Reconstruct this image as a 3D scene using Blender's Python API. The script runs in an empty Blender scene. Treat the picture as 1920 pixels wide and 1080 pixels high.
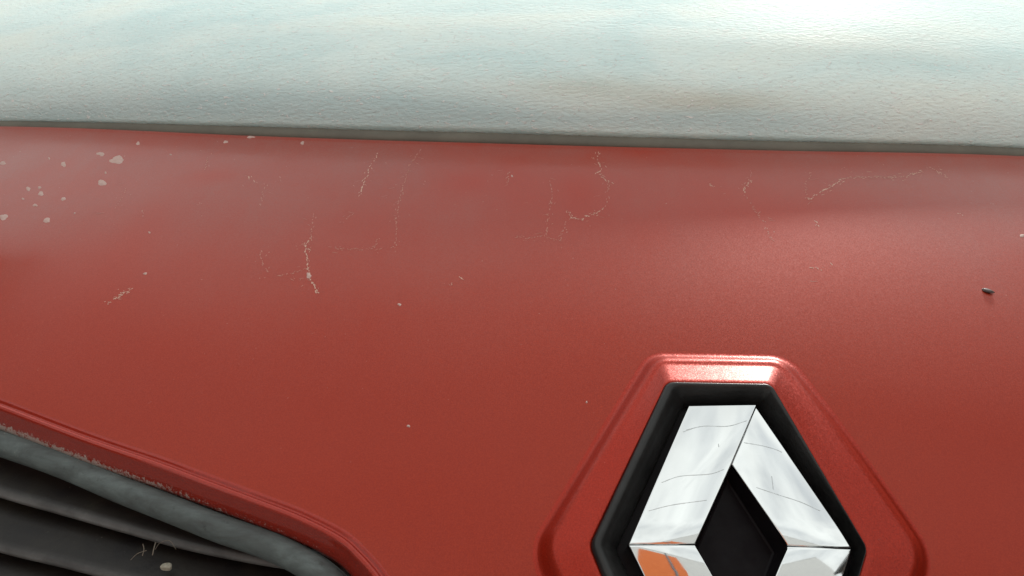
import bpy, bmesh, math, random
from mathutils import Vector, Matrix
from mathutils.geometry import delaunay_2d_cdt
random.seed(7)
sc = bpy.context.scene
COL = sc.collection

# ------------------------------------------------------------------ camera
CAMZ = 1.15
PITCH, ROLL, TH = math.radians(-28), math.radians(0.9), 0.637
CAM = Vector((0, 0, CAMZ))
F = Vector((0, math.cos(PITCH), math.sin(PITCH)))
U0 = Vector((0, -math.sin(PITCH), math.cos(PITCH)))
R0 = Vector((1, 0, 0))
RT = R0*math.cos(ROLL) + U0*math.sin(ROLL)
UP = U0*math.cos(ROLL) - R0*math.sin(ROLL)
cd = bpy.data.cameras.new('camera'); cam = bpy.data.objects.new('camera', cd); COL.objects.link(cam)
cd.sensor_fit = 'HORIZONTAL'; cd.angle = 2*math.atan(TH); cd.clip_start = 0.01; cd.clip_end = 3000
cam.matrix_world = Matrix(((RT.x, UP.x, -F.x, CAM.x), (RT.y, UP.y, -F.y, CAM.y), (RT.z, UP.z, -F.z, CAM.z), (0, 0, 0, 1)))
sc.camera = cam

# ------------------------------------------------------------------ sky and sun
SUN_EL, SUN_AZ = math.radians(21), math.radians(23)      # azimuth from +Y towards +X
w = bpy.data.worlds.new('World'); sc.world = w; w.use_nodes = True
nt = w.node_tree; nt.nodes.clear()
def N(nt, t, **kw):
    n = nt.nodes.new(t)
    for k, v in kw.items():
        if k in ('inputs',):
            for a, b in v.items(): n.inputs[a].default_value = b
        else: setattr(n, k, v)
    return n
sky = N(nt, 'ShaderNodeTexSky', sky_type='NISHITA', sun_disc=False, sun_elevation=SUN_EL, sun_rotation=SUN_AZ)
tc = N(nt, 'ShaderNodeTexCoord')
mp = N(nt, 'ShaderNodeMapping'); mp.inputs['Scale'].default_value = (1.6, 1.6, 2.2); mp.inputs['Location'].default_value = (0.35, 0.9, 0.2)
nz = N(nt, 'ShaderNodeTexNoise', inputs={'Scale': 1.7, 'Detail': 7.0, 'Roughness': 0.55, 'Distortion': 0.3})
cr = N(nt, 'ShaderNodeValToRGB')
cr.color_ramp.elements[0].position = 0.36; cr.color_ramp.elements[1].position = 0.56
cr.color_ramp.elements[0].color = (.7, .7, .7, 1)
nz2 = N(nt, 'ShaderNodeTexNoise', inputs={'Scale': 2.6, 'Detail': 5.0, 'Roughness': 0.5})
cr2 = N(nt, 'ShaderNodeValToRGB')
cr2.color_ramp.elements[0].position = 0.3; cr2.color_ramp.elements[1].position = 0.7
cr2.color_ramp.elements[0].color = (7.6, 7.9, 7.7, 1); cr2.color_ramp.elements[1].color = (9.6, 10.0, 9.7, 1)
mx = N(nt, 'ShaderNodeMix', data_type='RGBA')
bg = N(nt, 'ShaderNodeBackground', inputs={'Strength': 0.1})
out = N(nt, 'ShaderNodeOutputWorld')
L = nt.links.new
L(tc.outputs['Generated'], mp.inputs['Vector']); L(mp.outputs[0], nz.inputs['Vector']); L(mp.outputs[0], nz2.inputs['Vector'])
L(nz.outputs['Fac'], cr.inputs[0]); L(nz2.outputs['Fac'], cr2.inputs[0])
L(cr.outputs[0], mx.inputs['Factor']); L(sky.outputs[0], mx.inputs['A']); L(cr2.outputs[0], mx.inputs['B'])
L(mx.outputs['Result'], bg.inputs['Color']); L(bg.outputs[0], out.inputs['Surface'])
sl = bpy.data.lights.new('sun', 'SUN'); sl.energy = 2.3; sl.angle = math.radians(6); sl.color = (1, .96, .9)
so = bpy.data.objects.new('sun', sl); COL.objects.link(so)
sd = Vector((math.cos(SUN_EL)*math.sin(SUN_AZ), math.cos(SUN_EL)*math.cos(SUN_AZ), math.sin(SUN_EL)))
so.rotation_euler = sd.to_track_quat('Z', 'Y').to_euler(); so.location = (0, 0, 6)
sc.view_settings.view_transform = 'Standard'; sc.view_settings.look = 'None'
sc.view_settings.exposure = 0.56; sc.view_settings.gamma = 1

# ------------------------------------------------------------------ materials
def mat(name):
    m = bpy.data.materials.new(name); m.use_nodes = True
    nt = m.node_tree; p = nt.nodes['Principled BSDF']
    return m, nt, p
def objco(nt, scale=(1, 1, 1)):
    g = N(nt, 'ShaderNodeNewGeometry')
    mp = N(nt, 'ShaderNodeMapping'); mp.inputs['Scale'].default_value = scale
    nt.links.new(g.outputs['Position'], mp.inputs['Vector'])
    return mp.outputs[0]
def noise(nt, co, scale, detail=4, rough=.55, dist=0):
    n = N(nt, 'ShaderNodeTexNoise', inputs={'Scale': scale, 'Detail': detail, 'Roughness': rough, 'Distortion': dist})
    nt.links.new(co, n.inputs['Vector']); return n.outputs['Fac']
def ramp(nt, fac, stops):
    r = N(nt, 'ShaderNodeValToRGB'); e = r.color_ramp.elements
    while len(e) < len(stops): e.new(.5)
    for el, (p, c) in zip(e, stops):
        el.position = p; el.color = c if len(c) == 4 else (*c, 1)
    nt.links.new(fac, r.inputs[0]); return r.outputs[0]
def mixc(nt, fac, a, b):
    m = N(nt, 'ShaderNodeMix', data_type='RGBA')
    for s, v in (('Factor', fac), ('A', a), ('B', b)):
        if hasattr(v, 'links'): nt.links.new(v, m.inputs[s])
        elif s == 'Factor': m.inputs[0].default_value = v
        else: m.inputs[s].default_value = (*v, 1)
    return m.outputs['Result']
def mth(nt, op, a, b=0.0):
    m = N(nt, 'ShaderNodeMath', operation=op)
    for i, v in enumerate((a, b)):
        if hasattr(v, 'links'): nt.links.new(v, m.inputs[i])
        else: m.inputs[i].default_value = v
    return m.outputs[0]
def bump(nt, h, dist, strength=1.0):
    b = N(nt, 'ShaderNodeBump', inputs={'Strength': strength, 'Distance': dist})
    nt.links.new(h, b.inputs['Height']); return b.outputs[0]
def attr(nt, name):
    a = N(nt, 'ShaderNodeAttribute', attribute_name=name); return a.outputs['Fac']
W_, K_ = (1, 1, 1), (0, 0, 0)

def paint(name, dusty):
    m, nt, p = mat(name)
    co = objco(nt)
    
    # metallic flakes: tiny cells, each leaning its own way
    v = N(nt, 'ShaderNodeTexVoronoi', inputs={'Scale': 2300.0}); nt.links.new(co, v.inputs['Vector'])
    flake = ramp(nt, noise(nt, co, 1500, 2), [(.35, (.30, .018, .002)), (.7, (.37, .027, .004))] if dusty else [(.35, (.29, .015, .004)), (.7, (.38, .023, .007))])
    col = flake
    if dusty:
        dust_refl = ramp(nt, noise(nt, co, 9, 6, .6, .4), [(.3, (.06, .06, .06)), (.75, (.22, .22, .22))])
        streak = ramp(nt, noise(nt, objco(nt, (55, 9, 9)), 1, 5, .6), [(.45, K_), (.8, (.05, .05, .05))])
        a = attr(nt, 'dust_refl')
        tot = mth(nt, 'MULTIPLY', mth(nt, 'ADD', dust_refl, streak), a)
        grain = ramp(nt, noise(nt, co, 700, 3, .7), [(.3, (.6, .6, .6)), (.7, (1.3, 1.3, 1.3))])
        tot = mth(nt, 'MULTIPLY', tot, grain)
        col = mixc(nt, tot, col, (.235, .145, .13))  # purple-brown tone: dust, with the rear reflections put into the colour
        sp = ramp(nt, noise(nt, co, 430, 2, .5), [(.74, K_), (.80, W_)])
        col = mixc(nt, mth(nt, 'MULTIPLY', mth(nt, 'MULTIPLY', sp, .30), a), col, (.6, .5, .42))
        p.inputs['Coat Roughness'].default_value = .16
        rr = ramp(nt, noise(nt, co, 14, 5), [(.3, (.10, .10, .10)), (.7, (.24, .24, .24))])
        nt.links.new(rr, p.inputs['Coat Roughness'])
    else:
        scuff = mth(nt, 'MULTIPLY', attr(nt, 'wear_highlight'), 1.0)
        n1 = noise(nt, co, 520, 5, .75)
        thr = ramp(nt, mth(nt, 'ADD', n1, mth(nt, 'MULTIPLY', scuff, .33)), [(.70, K_), (.80, W_)])
        col = mixc(nt, mth(nt, 'MULTIPLY', thr, mth(nt, 'MINIMUM', mth(nt, 'MULTIPLY', scuff, 1.6), .9)), col, (.55, .45, .40))
        p.inputs['Coat Roughness'].default_value = .30
    nt.links.new(col, p.inputs['Base Color'])
    p.inputs['Metallic'].default_value = .15 if dusty else .5; p.inputs['Roughness'].default_value = .5 if dusty else .42
    p.inputs['Coat Weight'].default_value = .5; p.inputs['Coat IOR'].default_value = 1.38; p.inputs['Specular IOR Level'].default_value = .15
    g2 = N(nt, 'ShaderNodeNewGeometry')
    a1 = N(nt, 'ShaderNodeVectorMath', operation='SUBTRACT'); a1.inputs[1].default_value = (.5, .5, .5); nt.links.new(v.outputs['Color'], a1.inputs[0])
    a2 = N(nt, 'ShaderNodeVectorMath', operation='SCALE'); a2.inputs['Scale'].default_value = .10 if dusty else .22; nt.links.new(a1.outputs[0], a2.inputs[0])
    a3 = N(nt, 'ShaderNodeVectorMath', operation='ADD'); nt.links.new(g2.outputs['Normal'], a3.inputs[0]); nt.links.new(a2.outputs[0], a3.inputs[1])
    a4 = N(nt, 'ShaderNodeVectorMath', operation='NORMALIZE'); nt.links.new(a3.outputs[0], a4.inputs[0])
    nt.links.new(a4.outputs[0], p.inputs['Normal'])
    ob = bump(nt, noise(nt, co, 260, 2), .00002, .5)
    nt.links.new(ob, p.inputs['Coat Normal'])
    return m
M_BON = paint('red_metallic_paint_dusty', True)
M_RED = paint('red_metallic_paint', False)
M_LIP = paint('red_metallic_paint_polished', False)
_p = M_LIP.node_tree.nodes['Principled BSDF']; _p.inputs['Coat Roughness'].default_value = .06; _p.inputs['Coat Weight'].default_value = .75; _p.inputs['Coat IOR'].default_value = 1.45

def simple(name, c, rough, metal=0, spec=.5, spots=None, nscale=60, bumpd=0, bscale=500, coat=0):
    m, nt, p = mat(name); co = objco(nt)
    n = noise(nt, co, nscale, 6, .65)
    c2 = spots or tuple(x*1.5 for x in c)
    nt.links.new(ramp(nt, n, [(.35, c), (.75, c2)]), p.inputs['Base Color'])
    p.inputs['Roughness'].default_value = rough; p.inputs['Metallic'].default_value = metal
    p.inputs['Coat Weight'].default_value = coat; p.inputs['Specular IOR Level'].default_value = spec
    if bumpd: nt.links.new(bump(nt, noise(nt, co, bscale, 3), bumpd), p.inputs['Normal'])
    return m
M_RUB = simple('black_rubber', (.008, .008, .008), .36, spec=.38, spots=(.022, .022, .022), bumpd=.00006, bscale=900)
M_BASE = simple('black_plastic', (.005, .003, .004), .30, spec=.06, spots=(.012, .011, .012), bumpd=.00002)
M_SEALW = simple('dark_olive_rubber', (.10, .09, .07), .7, spots=(.15, .135, .105), nscale=25, bumpd=.0002, bscale=300)
M_DROP = simple('dried_lime_spot', (.43, .27, .23), .6, spots=(.54, .38, .34), nscale=500)
M_SCR = simple('pale_scratch', (.48, .28, .20), .6, spots=(.64, .44, .36), nscale=900)
M_FAINT = simple('faint_scratch', (.38, .13, .09), .5, spots=(.43, .18, .13), nscale=900)
M_RIPPLE = simple('ripple_line_in_chrome', (.34, .35, .35), .3, metal=1, spots=(.55, .55, .55), nscale=300)
M_SEED = simple('dark_husk', (.035, .02, .018), .6, spots=(.09, .05, .04), nscale=700)
M_PEB = simple('pale_grit', (.26, .245, .19), .8, spots=(.4, .37, .3), nscale=900, bumpd=.0006, bscale=900)
M_STALK = simple('dried_stalk', (.13, .11, .085), .8, spots=(.24, .20, .16), nscale=600)
M_FLECK = simple('dust_fleck', (.45, .40, .36), .9, nscale=900)

def m_chrome():
    m, nt, p = mat('chrome'); co = objco(nt)
    p.inputs['Base Color'].default_value = (.68, .69, .69, 1); p.inputs['Metallic'].default_value = 1
    r = ramp(nt, noise(nt, co, 90, 6, .7), [(.4, (.035, .035, .035)), (.75, (.09, .09, .09))])
    nt.links.new(r, p.inputs['Roughness'])
    nt.links.new(bump(nt, noise(nt, co, 22, 1), .00002, 1), p.inputs['Normal'])
    return m
M_CHR = m_chrome()

def m_seal():
    m, nt, p = mat('weathered_grey_rubber'); co = objco(nt)
    n = noise(nt, objco(nt, (.35, 1, 1)), 110, 7, .7, .3)
    c = ramp(nt, n, [(.30, (.05, .057, .056)), (.52, (.085, .106, .104)), (.74, (.14, .175, .172))])
    chalk = ramp(nt, noise(nt, co, 300, 5, .8), [(.62, K_), (.78, (.5, .5, .5))])
    c = mixc(nt, mth(nt, 'MULTIPLY', chalk, attr(nt, 'wear_highlight')), c, (.50, .50, .47))
    dk = ramp(nt, noise(nt, co, 180, 4, .6), [(.25, W_), (.38, K_)])
    c = mixc(nt, mth(nt, 'MULTIPLY', dk, .6), c, (.02, .022, .022))
    nt.links.new(c, p.inputs['Base Color']); p.inputs['Roughness'].default_value = .62
    nt.links.new(bump(nt, noise(nt, co, 500, 4, .6), .00015, .6), p.inputs['Normal'])
    return m
M_SEAL = m_seal()

def m_grille():
    m, nt, p = mat('dusty_black_plastic'); co = objco(nt)
    n = noise(nt, co, 40, 6, .65, .5)
    c = ramp(nt, n, [(.35, (.008, .006, .006)), (.6, (.016, .013, .010)), (.8, (.034, .030, .020))])
    sp = ramp(nt, noise(nt, co, 420, 3, .6), [(.70, K_), (.78, W_)])
    c = mixc(nt, mth(nt, 'MULTIPLY', sp, .4), c, (.22, .20, .17))
    c = mixc(nt, mth(nt, 'MULTIPLY', attr(nt, 'wear_highlight'), ramp(nt, n, [(.3, (.3, .3, .3)), (.7, W_)])), c, (.15, .15, .148))  # pale slat edges: edge highlight painted into the colour
    nt.links.new(c, p.inputs['Base Color']); p.inputs['Roughness'].default_value = .42; p.inputs['Specular IOR Level'].default_value = .3
    nt.links.new(bump(nt, noise(nt, co, 600, 3), .0001), p.inputs['Normal'])
    return m
M_GRI = m_grille()

def m_screen():
    m, nt, p = mat('hazy_speckled_glass')
    co = objco(nt, (.38, 1, 1))
    hz = noise(nt, objco(nt, (1, 2.5, 2.5)), 7, 6, .6, .5)
    c = ramp(nt, hz, [(.30, (.68, .88, .88)), (.5, (.80, .96, .94)), (.72, (.88, .98, .92))])
    c = mixc(nt, mth(nt, 'MULTIPLY', attr(nt, 'tan_tint'), .55), c, (.60, .56, .44))
    c = mixc(nt, mth(nt, 'MULTIPLY', attr(nt, 'blue_tint'), .7), c, (.48, .66, .68))
    sp = ramp(nt, noise(nt, co, 520, 3, .6), [(.60, K_), (.68, W_)])
    dk = ramp(nt, noise(nt, co, 330, 4, .65), [(.29, W_), (.38, K_)])
    c = mixc(nt, mth(nt, 'MULTIPLY', dk, .5), c, (.48, .56, .54))
    c = mixc(nt, mth(nt, 'MULTIPLY', sp, .7), c, (.97, .98, .97))  # pale flecks with glints put into the base colour
    nt.links.new(c, p.inputs['Base Color'])
    p.inputs['Roughness'].default_value = .8; p.inputs['Coat Weight'].default_value = .05; p.inputs['Coat Roughness'].default_value = .35; p.inputs['Specular IOR Level'].default_value = .12
    h = mth(nt, 'ADD', noise(nt, co, 470, 4, .6), mth(nt, 'MULTIPLY', sp, .3))
    b = bump(nt, h, .0009, 1)
    nt.links.new(b, p.inputs['Normal']); nt.links.new(b, p.inputs['Coat Normal'])
    return m
M_SCREEN = m_screen()
def m_ground():
    m, nt, p = mat('pale_concrete'); co = objco(nt)
    nt.links.new(ramp(nt, noise(nt, co, 60, 8, .7), [(.3, (.21, .215, .21)), (.75, (.33, .335, .33))]), p.inputs['Base Color'])
    p.inputs['Roughness'].default_value = .9
    nt.links.new(bump(nt, noise(nt, co, 90, 4), .004), p.inputs['Normal']); return m
M_GND = m_ground()
M_ORANGE = simple('orange_render', (.45, .105, .02), .85, spots=(.52, .13, .03), nscale=3)
M_PANE = simple('grey_pane', (.09, .10, .12), .15, spots=(.13, .14, .16), nscale=2)
M_ROOF = simple('grey_roofing', (.2, .2, .2), .8, nscale=4)

# ------------------------------------------------------------------ helpers
def tag(o, label=None, cat=None, group=None, kind=None):
    for k, v in (('label', label), ('category', cat), ('group', group), ('kind', kind)):
        if v: o[k] = v
    return o
def empty(name, loc=(0, 0, 0)):
    o = bpy.data.objects.new(name, None); COL.objects.link(o); o.location = loc; return o
def mesh(name, verts, faces, m, parent=None, smooth=True, attrs=None):
    me = bpy.data.meshes.new(name); me.from_pydata([tuple(v) for v in verts], [], faces); me.update()
    for p in me.polygons: p.use_smooth = smooth
    me.materials.append(m)
    for k, vals in (attrs or {}).items():
        a = me.attributes.new(k, 'FLOAT', 'POINT'); a.data.foreach_set('value', vals)
    o = bpy.data.objects.new(name, me); COL.objects.link(o)
    if parent: o.parent = parent
    return o
def grid_faces(nr, nc, closed_c=False, flip=False):
    fs = []
    for i in range(nr-1):
        for j in range(nc if closed_c else nc-1):
            q = (i*nc+j, i*nc+(j+1) % nc, (i+1)*nc+(j+1) % nc, (i+1)*nc+j)
            fs.append(q[::-1] if flip else q)
    return fs
def catmull(pts, n):
    P = [2*pts[0]-pts[1]] + list(pts) + [2*pts[-1]-pts[-2]]; o = []
    for i in range(1, len(P)-2):
        a, b, c, d = P[i-1:i+3]
        for k in range(n):
            t = k/n
            o.append(.5*((2*b)+(c-a)*t+(2*a-5*b+4*c-d)*t*t+(3*b-a-3*c+d)*t**3))
    o.append(pts[-1].copy()); return o
def sweep(name, pts, nrm, prof, m, parent, side, attrs=None, closed=False):
    """profile points (b, h): b along the surface away from the sweep line, h along the normal"""
    V = []; n = len(pts)
    for i in range(n):
        T = (pts[min(i+1, n-1)]-pts[max(i-1, 0)]).normalized(); Nn = nrm[i]
        B = Nn.cross(T).normalized()*side; Nn = T.cross(B).normalized()
        if Nn.dot(nrm[i]) < 0: Nn = -Nn
        pr = prof(i/(n-1)) if callable(prof) else prof
        V += [pts[i]+B*b*.001+Nn*h*.001 for b, h in pr]
    k = len(V)//n
    o = mesh(name, V, grid_faces(n, k, closed), m, parent, attrs=attrs(n, k) if attrs else None)
    bm = bmesh.new(); bm.from_mesh(o.data); bmesh.ops.recalc_face_normals(bm, faces=bm.faces); bm.to_mesh(o.data); bm.free()
    return o

# ------------------------------------------------------------------ the bonnet surface
YE, ZE, LEN = .2634, CAMZ-.2715, .297
X0, CROWN = .1015, .12
def zc(y):
    t = (y-YE)/LEN
    return ZE+LEN*(.14*t+.056*(t-t*t/2)+.381*(1-(1-t)**3)/3)
def f(x, y): return zc(y)-CROWN*(x-X0)**2
def nrm(x, y):
    e = 1e-4
    return Vector((-(f(x+e, y)-f(x-e, y))/(2*e), -(f(x, y+e)-f(x, y-e))/(2*e), 1)).normalized()
def ray(px, py): return (F+RT*((px-960)/960*TH)-UP*((py-540)/960*TH)).normalized()
def hit(px, py, off=0.0):
    d = ray(px, py); a = 0.05; s = .004
    g = lambda t: CAM.z+d.z*t-f(d.x*t, d.y*t)-off
    while g(a) > 0 and a < 2: a += s
    lo, hi = a-s, a
    for _ in range(40):
        mid = (lo+hi)/2
        if g(mid) > 0: lo = mid
        else: hi = mid
    return CAM+d*lo
def mir(v): return Vector((2*X0-v.x, v.y, v.z))

van = tag(empty('parked_van', (X0, .6, 0)), 'front of a red metallic van with scratched bonnet and chrome diamond emblem', 'van')
VAN_OFF = Vector(van.location)
def part(o):          # keep world placement under the van
    o.matrix_parent_inverse = Matrix.Translation(-VAN_OFF); return o

# rear edge of the bonnet
rp = [hit(px, py) for px, py in ((0, 237), (480, 255), (960, 270), (1440, 282), (1920, 293))]
rp = [rp[0]+(rp[0]-rp[1])*1.2] + rp + [rp[-1]+(rp[-1]-rp[-2])*1.2]
rp = [Vector((p.x, p.y, f(p.x, p.y))) for p in rp]
REAR = catmull(rp, 14)
REAR = [Vector((p.x, p.y, f(p.x, p.y))) for p in REAR]
# front lip over the grille opening
lp = [(-420, 618), (-200, 688), (0, 760), (161, 821), (300, 869), (375, 897), (487, 939), (562, 968), (637, 1006), (675, 1039), (709, 1078), (738, 1125), (758, 1180), (768, 1240)]
LIP = catmull([hit(*p) for p in lp], 12)
LIP = [Vector((p.x, p.y, f(p.x, p.y))) for p in LIP]
def offset2d(pts, d):
    o = []
    for i, p in enumerate(pts):
        T = (pts[min(i+1, len(pts)-1)]-pts[max(i-1, 0)]); n2 = Vector((-T.y, T.x, 0)).normalized()
        o.append(p+n2*d)
    return o
LIN = offset2d(LIP, .0025)              # bonnet skin stops 2.5 mm inside the lip
yf = LIN[-1].y
outline = [(p.x, p.y) for p in REAR]
rl = [mir(p) for p in LIN]
outline += [(p.x, p.y) for p in rl] + [(p.x, p.y) for p in reversed(LIN)]
gs = .005
xs = [p[0] for p in outline]; ys = [p[1] for p in outline]
def inside(x, y):
    c = False; n = len(outline)
    for i in range(n):
        x1, y1 = outline[i]; x2, y2 = outline[(i+1) % n]
        if (y1 > y) != (y2 > y) and x < (x2-x1)*(y-y1)/(y2-y1)+x1: c = not c
    return c
pts2 = [Vector(p) for p in outline]; nb = len(pts2)
edges = [(i, (i+1) % nb) for i in range(nb)]
x = min(xs)
while x < max(xs):
    y = min(ys)
    while y < max(ys):
        if inside(x, y) and inside(x, y-.002) and inside(x, y+.002): pts2.append(Vector((x+random.uniform(-.0008, .0008), y+random.uniform(-.0008, .0008))))
        y += gs
    x += gs
r = delaunay_2d_cdt(pts2, edges, [], 1, 1e-6)
BV = [Vector((v.x, v.y, f(v.x, v.y))) for v in r[0]]
def pix(P):
    d = P-CAM; z = d.dot(F); return 960+d.dot(RT)/z/TH*960, 540-d.dot(UP)/z/TH*960
# dust plus painted-in rear reflections; patches are rinsed spots and dark reflections
wipe_refl = [(880, 340, 55, 22, .7), (400, 330, 60, 12, .6), (1085, 355, 60, 40, .8), (1205, 282, 60, 12, .7), (970, 335, 45, 40, .5), (260, 440, 50, 50, .6), (1480, 440, 170, 70, .9), (1550, 480, 120, 40, .6), (1230, 440, 40, 20, .4), (150, 560, 160, 60, .5)]
wp = [(hit(a, b), c*.00036, d*.0009, s) for a, b, c, d, s in wipe_refl]
dust_refl = []
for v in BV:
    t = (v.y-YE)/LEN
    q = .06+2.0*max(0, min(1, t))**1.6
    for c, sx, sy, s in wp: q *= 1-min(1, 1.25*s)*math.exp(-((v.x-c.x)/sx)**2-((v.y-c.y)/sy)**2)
    dust_refl.append(q)
fcs = [tuple(fc) for fc in r[2]]
bon = part(mesh('bonnet', BV, fcs, M_BON, van, attrs={'dust_refl': dust_refl}))
def fixn(o, up=Vector((0, -.3, 1))):
    bm = bmesh.new(); bm.from_mesh(o.data); bm.normal_update()
    s = sum(fc.normal.dot(up)*fc.calc_area() for fc in bm.faces)
    if s < 0: bmesh.ops.reverse_faces(bm, faces=bm.faces)
    bm.to_mesh(o.data); bm.free()
fixn(bon)
lipprof = [(3.6, .04), (2.6, .03), (1.9, -.15), (1.3, -.55), (.75, -.5), (.45, .0), (.1, .5), (-.25, .85), (-.65, .98), (-1.0, .9), (-1.25, .84), (-1.6, .86), (-2.1, .6), (-2.7, -.2), (-3.5, -1.6), (-5.6, -4.6), (-7.7, -7.6), (-8.5, -9.0), (-8.6, -10.2), (-9.0, -12.6), (-5, -13)]
def lipwear(n, k):
    o = []
    for i in range(n):
        u = i/(n-1); s = max(0, 1-max(0, u-.15)/.55)
        for j in range(k): o.append((.18, .95, 1, 1, 1, 1)[j-k+6]*(.35+.75*s*s) if j >= k-6 else 0)
    return {'wear_highlight': [min(1, a) for a in o]}
for k, P in enumerate((LIP, [mir(p) for p in LIP])):
    o = sweep('bonnet_lip', P, [nrm(p.x, p.y) for p in P], lipprof, M_LIP, bon, 1 if k == 0 else -1, lipwear)
hemp = [(5, .04), (2.5, .04), (1.2, .0), (.4, -.25), (-.2, -.8), (-.4, -1.6), (-.3, -6), (0, -18)]
sweep('rear_hem', REAR, [nrm(p.x, p.y) for p in REAR], hemp, M_BON, bon, -1, lambda n, k: {'dust_refl': [1.2]*(n*k)})

# ------------------------------------------------------------------ gap strip and windscreen
BK = Vector((0, 1, 0))
spts = [p+Vector((0, .0085, -.0005)) for p in REAR]
sprof = [(-9, -14)]+[(7.5*math.cos(a)-.5, 4.6*math.sin(a)-2.2) for a in [math.radians(170-20*i) for i in range(9)]]+[(9, -14)]
def gapw(x):
    K = [(-.9, -1), (-.385, -1), (-.2, 8), (0, 10), (.2, 7), (.39, 4), (.9, 4)]
    for (a, b), (c, d) in zip(K, K[1:]):
        if x <= c: return (b+(d-b)*(x-a)/(c-a))*.00042
    return 0
ns_ = len(spts)
for i, p in enumerate(spts): spts[i] = p+Vector((0, .35*gapw(p.x), .55*gapw(p.x)))
part(sweep('windscreen_seal', spts, [Vector((0, -.1, 1)).normalized()]*ns_, sprof, M_SEALW, van, 1))
V = []; rows = 90
ang = lambda s: math.radians(13+66*math.exp(-(s/.048)**1.25))
prof = [(0.0, 0.0)]
s = 0
for i in range(rows):
    ds = .0016*(1+i*.09); a = ang(s); s += ds
    prof.append((prof[-1][0]+ds*math.cos(a), prof[-1][1]+ds*math.sin(a)))
prof = [(.004, -.012), (.0015, -.004), (.0003, -.0012)]+prof
base = [p+Vector((0, .0125+.35*gapw(p.x), .0030+gapw(p.x))) for p in REAR]
for a, b in prof:
    for p in base: V.append(p+Vector((0, a, b)))
def soft(P, blobs):
    x_, y_ = pix(P); return min(1, sum(w_*math.exp(-((x_-a)/c)**2-((y_-b)/d)**2) for a, b, c, d, w_ in blobs))
scr = part(mesh('windscreen', V, grid_faces(len(prof), len(base)), M_SCREEN, van, attrs={  # tan and blue-grey tint patches over the pane
    'tan_tint': [soft(P, [(1100, 165, 150, 22, .7), (1330, 192, 170, 24, 1), (1680, 75, 200, 40, .3)]) for P in V],
    'blue_tint': [soft(P, [(420, 195, 330, 40, 1), (780, 205, 260, 35, .8), (60, 220, 200, 22, .8), (1200, 225, 420, 22, .7)]) for P in V]})); fixn(scr)
scr['label'] = 'pale hazy windscreen covered with fine specks'

# ------------------------------------------------------------------ emblem
E0 = Vector((X0, YE, ZE)); SL = math.atan(.577)
e1, e2 = Vector((1, 0, 0)), Vector((0, math.cos(SL), math.sin(SL))); en = e1.cross(e2)
def uv(px, py, h):
    d = ray(px, py); t = ((E0+en*h-CAM).dot(en))/d.dot(en); P = CAM+d*t-E0
    return Vector((P.dot(e1), P.dot(e2)))
def hs(u, v):
    P = E0+e1*u+e2*v; lo, hi = -.08, .03
    for _ in range(40):
        mid = (lo+hi)/2; Q = P+en*mid
        if Q.z > f(Q.x, Q.y): hi = mid
        else: lo = mid
    return lo
def at(u, v, h): return E0+e1*u+e2*v+en*h
H = .0135
cl, crr = uv(1178, 1022, H-.003), uv(1597, 1028, H-.003)
UC = (cl+crr)/2
def ringpts(TL, TR, Rr, Ll, h):
    """corner pixels of the upper half -> six plan corners (lower half by half-turn)"""
    if h == 'surf' or h == 'surf5':
        off = 0 if h == 'surf' else .008
        g = []
        for p in (TL, TR, Rr, Ll):
            P = hit(p[0], p[1], off/math.cos(SL)); P = P-E0; g.append(Vector((P.dot(e1), P.dot(e2))))
    else: g = [uv(p[0], p[1], h) for p in (TL, TR, Rr, Ll)]
    g = [q-UC for q in g]
    c2 = Vector((g[2].x+g[3].x, 0))
    return [g[0], g[1], Vector((g[2].x, 0)), c2-g[0], c2-g[1], Vector((g[3].x, 0))]
def rounded(c, rad, na=7, ne=8):
    n = len(c); o = []; arcs = []
    for i in range(n):
        a, b, d = c[i-1], c[i], c[(i+1) % n]
        r_ = rad[i % len(rad)]
        da, dd = (a-b).normalized(), (d-b).normalized()
        ang_ = math.acos(max(-1, min(1, da.dot(dd)))); tl = r_/math.tan(ang_/2)
        p0, p1 = b+da*tl, b+dd*tl
        cen = b+(da+dd).normalized()*(r_/math.sin(ang_/2))
        a0 = math.atan2(p0.y-cen.y, p0.x-cen.x); a1 = math.atan2(p1.y-cen.y, p1.x-cen.x)
        while a1-a0 > math.pi: a1 -= 2*math.pi
        while a1-a0 < -math.pi: a1 += 2*math.pi
        arcs.append([cen+Vector((math.cos(a0+(a1-a0)*k/na), math.sin(a0+(a1-a0)*k/na)))*r_ for k in range(na+1)])
    for i in range(n):
        o += arcs[i]; p, q = arcs[i][-1], arcs[(i+1) % n][0]
        o += [p.lerp(q, k/ne) for k in range(1, ne)]
    return o
mm = .001
rO = rounded(ringpts((1216, 662), (1478, 667), (1746, 1020), (990, 1024), 'surf'), [16*mm, 16*mm, 22*mm])
rC = rounded(ringpts((1240, 681), (1458, 684), (1712, 1016), (1038, 1019), 'surf5'), [6*mm, 6*mm, 13*mm])
rB = rounded(ringpts((1250, 716), (1446, 720), (1624, 1029), (1106, 1025), .0095), [5*mm, 5*mm, 7*mm])
rI = rounded(ringpts((1283, 757), (1424, 757), (1606, 1030), (1156, 1017), .003), [1.5*mm, 1.5*mm, 4*mm])
nR = len(rO)
def P3(q, h): return at(UC.x+q.x, UC.y+q.y, h)
hO = [hs(UC.x+q.x, UC.y+q.y) for q in rO]
hCb = [hs(UC.x+q.x, UC.y+q.y)+.0080 for q in rC]
V = []; nr = 0; HB = .0095
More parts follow.
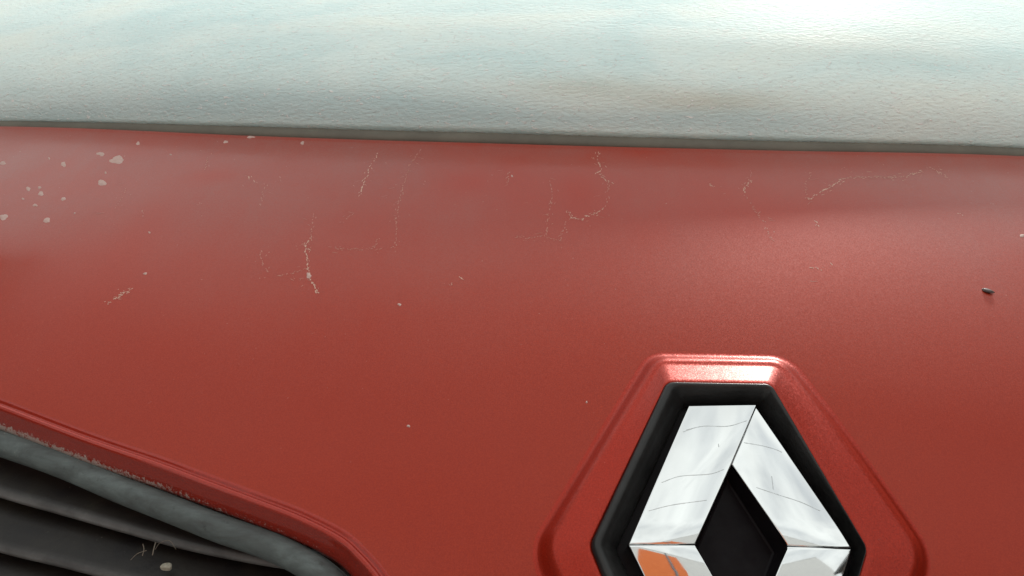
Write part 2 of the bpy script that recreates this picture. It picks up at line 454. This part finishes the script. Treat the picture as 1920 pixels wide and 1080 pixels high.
for t, g in ((-.06, 0), (.0, .0), (.10, .02), (.2, .08), (.3, .22), (.4, .40), (.5, .58), (.6, .74), (.7, .86), (.8, .94), (.9, .985), (1, 1.0)):
    for k in range(nR):
        q = rO[k].lerp(rC[k], t); h0 = hs(UC.x+q.x, UC.y+q.y)
        V.append(P3(q, h0+.00004+g*(hCb[k]-h0)))
    nr += 1
for t in (.08, .2, .4, .6, .8, .93, 1.0):
    for k in range(nR):
        q = rC[k].lerp(rB[k], t)
        h = hCb[k]+(HB-hCb[k])*t
        if t == 1.0: h -= .0006
        V.append(P3(q, h))
    nr += 1
for k in range(nR): V.append(P3(rB[k].lerp(rI[k], .03), HB-.004))
nr += 1
emb_faces = grid_faces(nr, nR, True)
emb = part(tag(empty('emblem', E0), 'chrome diamond emblem in a black rim'))
emb.parent = van; part(emb); emb.location = E0
def epart(o): o.parent = emb; o.matrix_parent_inverse = Matrix.Translation(-E0); return o
EMB_SUR = epart(mesh('surround', V, emb_faces, M_RED, attrs={'wear_highlight': [0.12]*len(V)})); fixn(EMB_SUR, en)
V = []; nr = 0
for t, h in ((-.02, .006), (.0, .0087), (.03, .0099), (.08, .0108), (.15, .0113), (.25, .0113), (.38, .0107), (.55, .0090), (.72, .0070), (.86, .0050), (.97, .0026), (1.0, .0), (1.005, -.004)):
    V += [P3(rB[k].lerp(rI[k], t), h) for k in range(nR)]; nr += 1
o = epart(mesh('rubber_rim', V, grid_faces(nr, nR, True), M_RUB)); fixn(o, en)
V = [P3(q*1.02, -.002) for q in rI]; V += [P3(Vector((0, 0)), -.002)]
o = epart(mesh('back_plate', V, [(k, (k+1) % nR, nR) for k in range(nR)], M_BASE, smooth=False)); fixn(o, en)
# four chrome arms
AU, AL, BX = math.tan(math.radians(5)), math.tan(math.radians(11)), math.tan(math.radians(4))
def arm_h(upper, left, q):
    u = q.x
    a = max(0, 1-abs(q.y)/.012); roll = .012*.5*a*a
    roll *= .19 if upper else .16
    return H-.0002-roll+(BX*(u+.05) if left else BX*(.05-u))-(AU*q.y if upper else AL*-q.y)-.0016
def cuv(px, py):
    q = uv(px, py, H)-UC
    for _ in range(4): q = uv(px, py, arm_h(py < 1026, px < 1372, q))-UC
    return q
TL, TR = cuv(1291, 760), cuv(1417, 762)
IT, IL = cuv(1372, 870), cuv(1303, 1026)
hw = (crr-cl).length/2
Lc, Rc = Vector((-hw, 0)), Vector((hw, 0))
ir = cuv(1477, 1029); ihw = (ir.x-IL.x)/2; IL = Vector((-ihw, 0)); IR = Vector((ihw, 0)); 

arms = [(True, True, [TL, TR, IT, IL, Lc]), (True, False, [TR, Rc, IR, IT]),
        (False, False, [-TL, -TR, -IT, IR, Rc]), (False, True, [-TR, Lc, IL, -IT])]
for up_, left, poly in arms:
    bm = bmesh.new()
    g = .00012
    cen = sum(poly, Vector((0, 0)))/len(poly)
    top = [bm.verts.new(P3(q+(cen-q).normalized()*g, arm_h(up_, left, q))) for q in poly]
    inner = {tuple(q) for q in (IT, IL, IR, -IT)}
    bot = [bm.verts.new(P3(q+(cen-q).normalized()*g-(q.normalized()*.0022 if tuple(q) in inner else -q.normalized()*.0004), -.004)) for q in poly]
    lay = bm.faces.layers.int.new('top')
    ft = bm.faces.new(top); ft[lay] = 1
    n = len(poly)
    for i in range(n): bm.faces.new((top[i], bot[i], bot[(i+1) % n], top[(i+1) % n]))
    bm.faces.new(bot[::-1])
    for dv in (1.2, 2.4, 3.6, 5, 6.5, 8, 10, 12):
        tf = [fc for fc in bm.faces if fc[lay]]
        es = list({e for fc in tf for e in fc.edges}); vs = list({v for fc in tf for v in fc.verts})
        bmesh.ops.bisect_plane(bm, geom=tf+es+vs, plane_co=P3(Vector((0, dv*.001 if up_ else -dv*.001)), 0), plane_no=e2, dist=1e-7)
    for v in bm.verts:
        d_ = v.co-E0
        if any(fc[lay] for fc in v.link_faces):
            q = Vector((d_.dot(e1)-UC.x, d_.dot(e2)-UC.y)); v.co = P3(q, arm_h(up_, left, q))
    bmesh.ops.recalc_face_normals(bm, faces=bm.faces)
    isT = lambda fc: fc[lay] == 1
    te = [e for e in bm.edges if len(e.link_faces) == 2 and isT(e.link_faces[0]) != isT(e.link_faces[1])]
    bmesh.ops.bevel(bm, geom=te, offset=.0006, segments=3, profile=.5, affect='EDGES')
    me = bpy.data.meshes.new('chrome_arm'); bm.to_mesh(me); bm.free(); me.materials.append(M_CHR)
    for p in me.polygons: p.use_smooth = p.normal.dot(en) > .3
    o = bpy.data.objects.new('chrome_arm', me); COL.objects.link(o); epart(o)
# black well inside the diamond
V = [P3(q*.985, h) for h in (arm_h(True, True, Vector((0, 0)))-.003, .0032) for q in (IT, IR, -IT, IL)]
well = [P3(q, .0005) for q in (IT*.93, IR*.90, -IT*.93, IL*.90)]
wt = [P3(q*.998, min(arm_h(True, True, q), arm_h(False, True, q))-.0016) for q in (IT, IR, -IT, IL)]
o = epart(mesh('dark_centre', wt+well, [(0, 1, 5, 4), (1, 2, 6, 5), (2, 3, 7, 6), (3, 0, 4, 7), (4, 5, 6, 7)], M_BASE, smooth=False))
bm = bmesh.new(); bm.from_mesh(o.data); bmesh.ops.bevel(bm, geom=[e for e in bm.edges if len(e.link_faces) == 2], offset=.0012, segments=2, profile=.5, affect='EDGES'); bm.to_mesh(o.data); bm.free()
fixn(o, en)

# ------------------------------------------------------------------ scratches, spots
def ribbon(V, Fc, a, b, wdt, n):
    T = (b-a); B = n.cross(T).normalized()*wdt*.5
    i = len(V); V += [a-B, a.lerp(b, .5)-B*1.3, b-B*.5, b+B*.5, a.lerp(b, .5)+B*1.2, a+B]; Fc.append(tuple(range(i, i+6)))
def chips(paths, width, cover, onsurf, jit=2.0, lift=.00008, step=3):
    V, Fc = [], []
    for path in paths:
        for (x1, y1), (x2, y2) in zip(path, path[1:]):
            ln = math.hypot(x2-x1, y2-y1); k = max(1, int(ln/step))
            for i in range(k):
                if random.random() > cover: continue
                t0, t1 = i/k, (i+random.uniform(.5, 1.3))/k
                jx, jy = random.gauss(0, jit*.5), random.gauss(0, jit*.4)
                p = onsurf(x1+(x2-x1)*t0+jx, y1+(y2-y1)*t0+jy); q = onsurf(x1+(x2-x1)*t1+jx+random.gauss(0, jit*.3), y1+(y2-y1)*t1+jy)
                if (q-p).length < 1e-6: continue
                n = nrm(p.x, p.y)
                ribbon(V, Fc, p+n*lift, q+n*lift, width*random.uniform(.5, 1.5), n)
    return V, Fc
strong = [[(583, 443), (572, 462), (576, 490), (579, 517), (590, 538), (598, 552)], [(200, 570), (215, 560), (232, 552), (248, 541)], [(222, 553), (240, 545)],
  [(1123, 284), (1122, 300), (1128, 316), (1119, 325), (1132, 333), (1147, 347)], [(1062, 398), (1072, 408), (1090, 411), (1108, 404), (1126, 395), (1136, 386)], [(1066, 396), (1067, 404)],
  [(1331, 346), (1338, 350), (1345, 348)], [(1514, 376), (1530, 365), (1551, 355), (1580, 335), (1625, 331), (1660, 333), (1700, 331), (1730, 320)], [(1741, 312), (1752, 318), (1777, 333)],
  [(1395, 364), (1396, 350), (1410, 337)], [(707, 287), (695, 312), (684, 336), (675, 368)], [(466, 330), (468, 343)], [(1795, 400), (1808, 404)], [(1518, 502), (1545, 503)], [(1555, 492), (1559, 496)], [(860, 518), (866, 524)], [(1530, 415), (1532, 425)]]
faint = [[(520, 517), (550, 512), (575, 500)], [(487, 470), (490, 490), (500, 512)], [(790, 280), (768, 310), (748, 380), (740, 470)], [(797, 335), (795, 348)], [(615, 462), (640, 469), (700, 466), (712, 445)],
  [(552, 462), (568, 458), (583, 445), (590, 400)], [(663, 400), (640, 420)], [(1032, 340), (1035, 365), (1028, 410), (1022, 445), (1050, 452), (1062, 415), (1075, 402)], [(1140, 340), (1142, 365), (1135, 388)],
  [(1397, 365), (1412, 390), (1432, 415), (1447, 452)], [(1512, 378), (1510, 345), (1520, 322)], [(1575, 320), (1590, 312)], [(235, 352), (228, 372), (215, 390)], [(268, 395), (270, 408)], [(500, 345), (485, 390)], [(525, 333), (527, 340)], [(370, 384), (382, 380)],
  [(955, 322), (950, 345)], [(845, 540), (850, 530)], [(1410, 325), (1398, 345)], [(395, 288), (384, 320)], [(960, 442), (990, 448), (1020, 440)]]
V, Fc = chips(strong, .00052, .8, hit, 2.2)
a, b = chips(strong, .00034, .45, hit, 8); Fc += [tuple(i+len(V) for i in q) for q in b]; V += a
o = mesh('scratches_and_ripples', V, Fc, M_SCR, bon, False); o['kind'] = 'stuff'
V, Fc = chips(faint, .00042, .8, hit, 3)
for jit_, cov in ((14, .16), (26, .10)):
    a, b = chips(strong+faint, .0003, cov, hit, jit_); Fc += [tuple(i+len(V) for i in q) for q in b]; V += a
o = mesh('scratches_and_ripples', V, Fc, M_FAINT, bon, False); o['kind'] = 'stuff'; o['label'] = 'faint hairline scratch marks'
spots = [(220, 300, 15, 7), (191, 343, 10, 5), (189, 289, 7, 4), (119, 308, 4.5, 5), (77, 363, 6, 4), (119, 373, 4.5, 3.5), (88, 413, 7, 4.5), (7, 407, 8, 6), (5, 306, 7, 3), (259, 269, 4, 3), (423, 266, 4, 3), (567, 268, 4, 3), (470, 257, 7, 2.5), (66, 385, 4, 3), (43, 373, 3, 2), (53, 354, 4, 4), (74, 352, 3, 3), (198, 324, 2.5, 2), (280, 436, 2.5, 2), (272, 513, 4, 2), (749, 571, 3.5, 2.5), (766, 799, 3, 3), (1100, 754, 2, 2), (579, 517, 5, 5), (1917, 442, 5, 3), (960, 330, 2, 2), (92, 297, 2, 2), (140, 400, 2, 1.5), (320, 290, 2, 1.5)]
for (px, py, rx, ry) in spots:
    P = hit(px, py); n = nrm(P.x, P.y)
    a1 = hit(px+rx, py)-P; a2 = hit(px, py-ry)-P
    V = [P+n*.00030]; K = 14
    ph = random.random()*6
    for sc_, hh in ((.75, .00024), (1.0, .00002)):
        for k in range(K):
            a = 2*math.pi*k/K; rr = .95+.16*math.sin(2*a+ph)+.12*math.sin(3*a+2*ph)+random.uniform(-.14, .14)
            Q = P+(a1*math.cos(a)+a2*math.sin(a))*rr*sc_; Q.z = f(Q.x, Q.y)
            V.append(Q+n*hh)
    Fc = [(0, 1+k, 1+(k+1) % K) for k in range(K)]+[(1+k, 1+K+k, 1+K+(k+1) % K, 1+(k+1) % K) for k in range(K)]
    mesh('dried_droplet', V, Fc, M_DROP, bon)
# ripple reflections in the chrome, drawn as grey ribbons
def onarm(px, py):
    q = cuv(px, py); left = q.x-TR.x*1 < (q.y-IT.y)*(TR.x-IT.x)/(TR.y-IT.y)+IT.x-TR.x if q.y > IT.y else q.x < 0
    d = ray(px, py); h = arm_h(q.y > 0, left, q); q = uv(px, py, h)-UC
    return P3(q, arm_h(q.y > 0, left, q)+.00006)
chl = [[(1287, 806), (1320, 799), (1365, 799), (1400, 789)], [(1395, 830), (1430, 836), (1455, 843), (1466, 848)], [(1240, 905), (1275, 893), (1330, 889), (1358, 880)], [(1216, 958), (1260, 947), (1325, 938)], [(1418, 914), (1460, 928), (1500, 941), (1538, 958)], [(1447, 893), (1450, 918)], [(1347, 832), (1348, 838)], [(1280, 810), (1300, 803)]]
V, Fc = [], []
for path in chl:
    pp = catmull([Vector((a, b, 0)) for a, b in path], 10)
    qq = [onarm(p.x, p.y) for p in pp]
    for i in range(len(qq)-1):
        T = (qq[i+1]-qq[i]); B = en.cross(T).normalized()*random.uniform(.00010, .00020); k = len(V)
        V += [qq[i]-B, qq[i+1]-B, qq[i+1]+B, qq[i]+B]; Fc.append((k, k+1, k+2, k+3))
o = epart(mesh('scratches_and_ripples', V, Fc, M_RIPPLE, None, False)); o['kind'] = 'stuff'

# ------------------------------------------------------------------ grilles
def offcurve(pl, off, n=10): return catmull([hit(px, py, off) for px, py in pl], n)
sealc = [(-420, 705), (-200, 766), (0, 831), (112, 870), (225, 918), (319, 955), (412, 992), (480, 1015), (540, 1040), (600, 1076), (645, 1120), (675, 1175), (690, 1230)]
SE = offcurve(sealc, -.0155)
slat1 = [(-420, 795), (-200, 856), (0, 921), (112, 953), (225, 985), (337, 1016), (450, 1040), (560, 1058), (700, 1075)]
slat2 = [(-420, 905), (-200, 965), (0, 1024), (112, 1051), (225, 1080), (337, 1108), (450, 1130), (600, 1155)]
slat3 = [(-420, 1010), (-200, 1066), (0, 1124), (112, 1150), (225, 1176), (337, 1200), (450, 1222), (560, 1240)]
def sealwear(n, k): return {'wear_highlight': [max(.05, 1-(i/(n-1))*2.6+.5) for i in range(n) for j in range(k)]}
bladep = [(48, -14), (48, -7), (30, -4), (14, -1.4), (4, -.4), (1.8, -.1), (.2, -.35), (-1.2, -1.2), (-1.9, -2.6), (-1.5, -4.0), (.4, -5.4), (4, -6.5), (16, -11)]
for side in (0, 1):
    mr = (lambda P: [mir(p) for p in P]) if side else (lambda P: P)
    sg = -1 if side else 1
    g = empty('grille', (0, 0, 0)); g.parent = van; part(g)
    g['label'] = 'black slatted grille right of the emblem' if side else 'black slatted grille left of the emblem'
    P = mr(SE)
    sp = [(6.6*math.cos(a)+.4, 7.4*math.sin(a)-.6) for a in [2*math.pi*i/20 for i in range(20)]]
    o = sweep('rubber_seal', P, [(nrm(p.x, p.y)+Vector((0, 0, .0))).normalized() for p in P], sp, M_SEAL, g, sg, sealwear, True)
    for off, c in ((-.024, slat1), (-.026, slat2), (-.028, slat3)):
        P = mr(offcurve(c, off))
        sweep('slat', P, [Vector((0, -.25, 1)).normalized()]*len(P), bladep, M_GRI, g, sg, lambda n, k: {'wear_highlight': [(0, 0, 0, 0, .03, .2, .6, 1, .9, .3, 0, 0, 0)[j] for i in range(n) for j in range(k)]})
    # dark tray behind the slats
    V = []; nx, ny = 30, 24
    for i in range(nx):
        for j in range(ny):
            x = -.62+(.56)*i/(nx-1); y = .02+.36*j/(ny-1); V.append(Vector((x, y, f(x, y)-.075)))
    if side: V = [mir(v) for v in V]
    mesh('backing', V, grid_faces(nx, ny), M_GRI, g)

# ------------------------------------------------------------------ loose bits
def lump(name, P, r, m, seed, parent=None, rot=0):
    random.seed(seed); bm = bmesh.new(); bmesh.ops.create_icosphere(bm, subdivisions=3, radius=1)
    for v in bm.verts:
        k = 1+.12*math.sin(3*v.co.x+seed)+.10*math.sin(4*v.co.y+2*seed)+.08*math.sin(5*v.co.z+seed)
        v.co = Vector((v.co.x*r[0], v.co.y*r[1], v.co.z*r[2]))*k
        v.co.rotate(Matrix.Rotation(rot, 3, 'Z'))
    me = bpy.data.meshes.new(name); bm.to_mesh(me); bm.free(); me.materials.append(m)
    for p in me.polygons: p.use_smooth = True
    o = bpy.data.objects.new(name, me); COL.objects.link(o); o.location = P; return o
P = hit(1852, 547); n = nrm(P.x, P.y)
o = lump('seed_husk', P+n*.0007, (.0034, .0017, .0008), M_SEED, 3, rot=-.6)
tag(o, 'small dark brown husk lying on the far right of the red bonnet', 'husk')
V, Fc = [], []
P = hit(313, 1066, -.0245)
tag(lump('pebble', P+Vector((0, 0, .0012)), (.0026, .0019, .0016), M_PEB, 5), 'tiny pale stone lodged on a black grille slat', 'stone')
def stalk(path, off, rad, label):
    pts = catmull([hit(px, py, off+h) for px, py, h in path], 5)
    o = sweep('dried_stalk', pts, [Vector((.3, -.5, .8)).normalized()]*len(pts), [(rad*1000*math.cos(a), rad*1000*math.sin(a)) for a in [i*math.pi/3 for i in range(6)]], M_STALK, None, 1, None, True)
    tag(o, label, 'stalk', 'dried stalks caught in the grille')
stalk([(268, 1020, .001), (270, 1030, .002), (267, 1042, .001)], -.024, .00022, 'left pale upright wisp of dried grass caught between the grille slats')
stalk([(292, 1017, .001), (289, 1027, .002), (286, 1041, .001)], -.024, .00030, 'thicker pale upright wisp of dried grass caught between the grille slats')
stalk([(245, 1050, .001), (258, 1038, .003), (275, 1032, .002)], -.024, .00016, 'thin slanting wisp of dried grass left of the upright ones')
stalk([(291, 1030, .001), (300, 1018, .004), (318, 1014, .002), (330, 1030, .001)], -.024, .00014, 'thin arched wisp of dried grass right of the upright ones')

# ------------------------------------------------------------------ ground, plus unseen blocks added for reflections
gsz = 400
o = mesh('ground', [(-gsz, -gsz, 0), (gsz, -gsz, 0), (gsz, gsz, 0), (-gsz, gsz, 0)], [(0, 1, 2, 3)], M_GND, None, False); o['kind'] = 'structure'


M_WALL = simple('pale_grey_render', (.42, .43, .43), .9, spots=(.48, .49, .48), nscale=3)
M_DARKW = simple('brown_brick_render', (.12, .10, .085), .9, spots=(.16, .13, .11), nscale=3)
def box(name, x0, x1, y0, y1, z0, z1, m, par):
    V = [(x, y, z) for x in (x0, x1) for y in (y0, y1) for z in (z0, z1)]
    return mesh(name, V, [(0, 1, 3, 2), (4, 6, 7, 5), (0, 4, 5, 1), (2, 3, 7, 6), (0, 2, 6, 4), (1, 5, 7, 3)], m, par, False)
def windows(par, xs_, zs_):
    for wx in xs_:
        for wz in zs_:
            fr = box('window', wx-.5, wx+.5, -.05, .02, wz, wz+1.35, M_PANE, par)
            box('sill', -.58+wx, .58+wx, -.02, .09, wz-.07, wz-.002, M_ROOF, par)
reflection_prop = tag(empty('reflection_prop', (0, -4.6, 0)), 'unseen pale block with orange panels, added for the orange reflection in the emblem', 'reflection_prop')  # added out of view so the emblem's lower left facet reflects orange
box('wall', -5, 6, -4, 0, 0, 11.0, M_WALL, reflection_prop)
windows(reflection_prop, (-4, -2.6, 3.2, 5), (1, 3.4))
box('orange_prop_panel', -1.7, .40, -.02, .05, 2.4, 10.4, M_ORANGE, reflection_prop)
box('orange_prop_panel', .62, 1.3, -.02, .05, 2.4, 10.4, M_ORANGE, reflection_prop)
V = []
for z in (.1, 10.9):
    V += [(.51+.07*math.cos(a), .08+.07*math.sin(a), z) for a in [i*math.pi/6 for i in range(12)]]
mesh('grey_prop_pipe', V, grid_faces(2, 12, True), M_PANE, reflection_prop)
box('roof', -5.0, 6.0, -4.0, .02, 11.002, 11.2, M_WALL, reflection_prop)
for sx, lab in ((-1, 'unseen brown block added on the left to darken reflections in the paint'), (1, 'unseen brown block added on the right to darken reflections in the paint')):
    h2 = tag(empty('reflection_prop', (sx*5.5, .6, 0)), lab, 'reflection_prop'); h2.rotation_euler.z = math.pi/2*sx  # added at both sides, unseen, to darken what the paint reflects
    box('wall', -4.5, 4.5, -4, 0, 0, 5.6, M_DARKW, h2); windows(h2, (-3, -1, 1, 3), (.9, 3.4))
    box('roof', -4.7, 4.7, -4.2, .25, 5.602, 5.8, M_ROOF, h2)
# open the bonnet behind the emblem
bm = bmesh.new(); bm.from_mesh(bon.data)
hole = [P3(q*.97, hs(UC.x+q.x, UC.y+q.y)) for q in rB]
def inh(x, y):
    c = False; n = len(hole)
    for i in range(n):
        a, b = hole[i], hole[(i+1) % n]
        if (a.y > y) != (b.y > y) and x < (b.x-a.x)*(y-a.y)/(b.y-a.y)+a.x: c = not c
    return c
bmesh.ops.delete(bm, geom=[v for v in bm.verts if inh(v.co.x, v.co.y)], context='VERTS')
bm.to_mesh(bon.data); bm.free()
